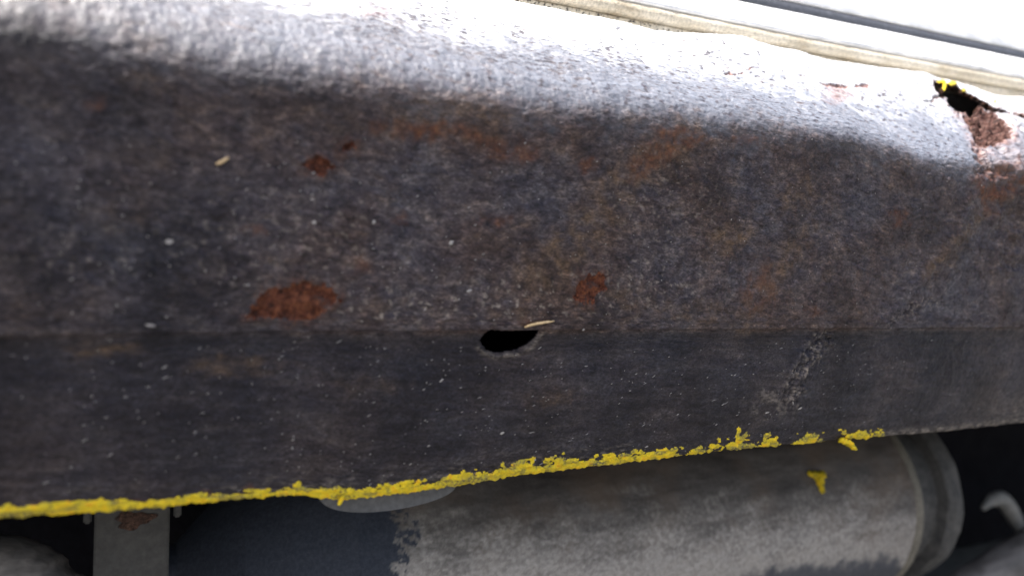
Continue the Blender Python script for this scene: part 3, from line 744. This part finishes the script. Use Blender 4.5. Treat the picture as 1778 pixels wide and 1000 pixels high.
# ------------------------------------------------------------------ exhaust silencer
AX_Y, AX_Z, RAD = 0.54, H-0.162, 0.09
sil = empty('exhaust_silencer', (0.4, AX_Y, AX_Z-RAD), 'dusty grey cylindrical exhaust silencer hanging behind the sill edge', 'silencer')
bpy.context.view_layer.update()
def lathe(name, prof, mat, nseg=200, lump=0.0, am=None, dens=0.002):
    pr = np.array(prof, float)
    L_ = np.concatenate([[0], np.cumsum(np.linalg.norm(np.diff(pr, axis=0), axis=1))])
    n = max(len(pr), int(L_[-1]/dens)); t = np.unique(np.concatenate([np.linspace(0, L_[-1], n), L_]))
    x = np.interp(t, L_, pr[:, 0]); r = np.interp(t, L_, pr[:, 1])
    th = np.linspace(0, 2*math.pi, nseg, endpoint=False)
    X2, T2 = np.meshgrid(x, th, indexing='ij'); R2 = np.repeat(r[:, None], nseg, 1)
    if lump: R2 = R2 + lump*fbm(X2, T2*RAD, 0.03, 4, 141)*np.minimum(1, np.minimum(T2, 2*math.pi-T2)*3)
    v = np.stack([X2, AX_Y + R2*np.sin(T2), AX_Z + R2*np.cos(T2)], -1).reshape(-1, 3)
    o = make_mesh(name, v, grid_quads(len(x), nseg, True), am(v) if am else None, mat); adopt(o, sil); return o
def sil_attr(v):
    px, py = proj(v); x = v[:, 0]; a = np.arctan2(v[:, 1]-AX_Y, v[:, 2]-AX_Z)*RAD
    w1 = fbm(x, a, 0.012, 5, 151, 0.62); w2 = fbm(x*1.2+a*0.6, a*1.5, 0.005, 4, 157, 0.6); w3 = fbm(x, a, 0.04, 3, 161)
    # bare dark left end with a ragged border; another bare patch low on the right
    bx = np.interp(py, [840, 890, 930, 1000, 1100], [640, 690, 715, 690, 660])
    bare = sstep(-10, 10, bx - px + 24*w1 + 26*w2)
    lo = np.interp(px, [900, 1250, 1330, 1450, 1530, 1560, 1590], [1090, 1015, 988, 978, 968, 972, 1060])
    bare = np.maximum(bare, 0.85*sstep(-12, 12, py - lo + 10*w1 + 3*w2))
    top = np.interp(px, [600, 760, 1000, 1300, 1560], [915, 940, 935, 915, 890])
    dust_light = sstep(-75, 85, py - top + 30*fbm(x*0.3, a, 0.01, 5, 153, 0.6) + 20*w2 + 25*w3)  # partly dust, partly the lit lower half painted in
    dust_light = np.maximum(dust_light, 0.0)*np.interp(px, [1440, 1540], [1.0, 0.75])
    return dict(dust_light=np.clip(dust_light*(0.75+0.5*np.clip(w2+0.4, 0, 1)), 0, 1), bare=np.clip(bare, 0, 1))
lathe('shell', [(0.125, RAD-0.0006), (0.614, RAD)], M_SIL, 420, 0.0008, sil_attr, 0.0012)
lathe('end_cap', [(0.020, 0.021), (0.030, 0.024), (0.045, 0.040), (0.065, 0.060), (0.09, 0.076), (0.11, 0.0845), (0.125, RAD-0.0006)], M_SIL, 220, 0.0004, sil_attr)
lathe('end_rim', [(0.614, RAD), (0.615, RAD+0.0010), (0.621, RAD+0.0014), (0.6225, RAD+0.0008), (0.623, RAD-0.004)], M_RIM, 260, 0.0005)
lathe('end_neck', [(0.623, RAD-0.004), (0.624, RAD-0.012), (0.640, RAD-0.015), (0.662, RAD-0.014)], M_RING, 200, 0.001)
lathe('clamp_ring', [(0.662, RAD-0.014), (0.664, RAD-0.005), (0.672, RAD-0.002), (0.682, RAD-0.003), (0.6845, RAD-0.009), (0.690, RAD-0.040), (0.70, 0.024)], M_RING, 220, 0.0012)
# yellow drip of paint on the shell
def on_sil(px, py):
    a = (px-CW/2)/FPX; b = (CH/2-py)/FPX
    d = FWD + a*RGT + b*UPV
    oy, oz = -AX_Y, H-AX_Z
    A = d[1]**2+d[2]**2; B = 2*(oy*d[1]+oz*d[2]); C_ = oy*oy+oz*oz-(RAD+0.0004)**2
    t = (-B-math.sqrt(max(0, B*B-4*A*C_)))/(2*A); return CAM+d*t
for pix, wd in (([(1404, 822), (1412, 822), (1426, 824)], [7, 11, 12]), ([(1419, 824), (1421, 836), (1425, 847), (1428, 855)], [14, 10, 7, 6])):
    pts = [on_sil(*p) for p in pix]
    o = tube('yellow_drip', pts, np.array(wd)*0.62/FPX, M_YEL, None, 24, 10, True, 0.7, 0.5); adopt(o, sil)
    o['label'] = 'hooked dab of yellow paint on the grey shell'

# ------------------------------------------------------------------ pipes, hanger, tab
def pxs(pix, Y): return [P(np.array(float(a)), np.array(float(b)), np.array(float(y))) for (a, b), y in zip(pix, Y if hasattr(Y, '__len__') else [Y]*len(pix))]
def thing_tube(name, pts, rad, mat, label, cat, lump=0.03, n=32):
    o = tube(name, pts, rad, mat, None, n, 14, True, lump)
    c = Vector(np.mean(pts, axis=0)); o.data.transform(__import__('mathutils').Matrix.Translation(-c)); o.location = c
    o['label'] = label; o['category'] = cat; return o
thing_tube('tail_pipe', pxs([(1560, 1110), (1690, 1015), (1800, 945), (1960, 850)], 0.56), 0.021, M_PIPE, 'brown grey streaked pipe slanting up beyond the clamp ring', 'pipe')
thing_tube('front_pipe', pxs([(-420, 950), (-150, 985), (0, 1010), (70, 1050), (90, 1110)], 0.47), 0.022, M_PIPE, 'rough grey curved pipe below the yellow crust beside the hanger strap', 'pipe', 0.12)
thing_tube('hanger_hook', pxs([(1706, 882), (1722, 868), (1738, 866), (1752, 882), (1763, 901), (1776, 924)], 0.58), np.array([.003, .0075, .0095, .0098, .0085, .0075]), M_HOOK, 'pale curved metal hook in the dark beside the silencer', 'hook', 0.05, 16)

strap = empty('hanger_strap', P(np.array(230.), np.array(1000.), np.array(0.43)), 'flat grey vertical steel strap with a reddish rust mark below the yellow crust', 'strap')
bpy.context.view_layer.update()
yst = 0.43
c0, c1 = pxs([(163, 940), (294, 940)], yst)
def boxm(name, x0, x1, y0, y1, z0, z1, mat, bev=0.0008):
    import bmesh
    bm = bmesh.new(); bmesh.ops.create_cube(bm, size=1)
    for v_ in bm.verts: v_.co = ((x0+x1)/2+v_.co.x*(x1-x0), (y0+y1)/2+v_.co.y*(y1-y0), (z0+z1)/2+v_.co.z*(z1-z0))
    bmesh.ops.bevel(bm, geom=bm.edges[:], offset=bev, segments=2, affect='EDGES')
    me = bpy.data.meshes.new(name); bm.to_mesh(me); bm.free(); me.materials.append(mat)
    o = bpy.data.objects.new(name, me); col.objects.link(o); return o
adopt(boxm('strap_plate', c0[0], c1[0], yst, yst+0.003, H-0.24, H+0.07, M_STRAP), strap)
rp = pxs([(200, 905), (265, 905)], yst)
rv = []
for k in range(40):
    a = 2*math.pi*k/40; rr = 1+0.22*math.sin(3*a+1)+0.12*math.sin(7*a)
    rv.append(((rp[0][0]+rp[1][0])/2+math.cos(a)*rr*(rp[1][0]-rp[0][0])/2, yst-0.0004, rp[0][2]+math.sin(a)*rr*0.0042))
rv.append(((rp[0][0]+rp[1][0])/2, yst-0.0012, rp[0][2]))
o = make_mesh('rust_mark', rv, [(k, (k+1) % 40, 40) for k in range(40)], None, mat_rust('dull brown rust', (0.03, 0.02, 0.017), (0.060, 0.033, 0.024), (0.085, 0.05, 0.036))); adopt(o, strap)
for bxp, byp in ((152, 899), (308, 888)):
    q = pxs([(bxp, byp)], yst+0.004)[0]
    o = boxm('strap_lug', q[0]-0.0018, q[0]+0.0018, yst+0.002, yst+0.006, q[2]-0.0025, q[2]+0.02, M_STRAP); adopt(o, strap)

# added half round tab, stands in for a lit patch under the flange edge
import bmesh
ty = YG+0.012
q0, q1, qm = pxs([(552, 850), (792, 840), (640, 893)], ty)
bm = bmesh.new(); loop = []
for k in range(41):
    t = k/40; a = math.pi*t
    x = (q0[0]+q1[0])/2-math.cos(a)*(q1[0]-q0[0])/2
    zt_ = q0[2]*(1-t)+q1[2]*t
    dep = math.sin(a)**0.8*(0.0112)*(1.25-0.5*t)
    loop.append((x, zt_-dep))
loop += [(q1[0], q1[2]+0.03), (q0[0], q0[2]+0.03)]
f0 = [bm.verts.new((x, ty, z)) for x, z in loop]; f1 = [bm.verts.new((x, ty+0.002, z)) for x, z in loop]
bm.faces.new(f0); bm.faces.new(f1[::-1])
for k in range(len(loop)): bm.faces.new((f0[k], f1[k], f1[(k+1) % len(loop)], f0[(k+1) % len(loop)]))
bmesh.ops.recalc_face_normals(bm, faces=bm.faces[:])
me = bpy.data.meshes.new('lit_patch_tab'); bm.to_mesh(me); bm.free(); me.materials.append(M_TAB)
tab = bpy.data.objects.new('lit_patch_tab', me); col.objects.link(tab); adopt(tab, flange); tab['label'] = 'smooth grey half-round tab for a lit patch under the edge'
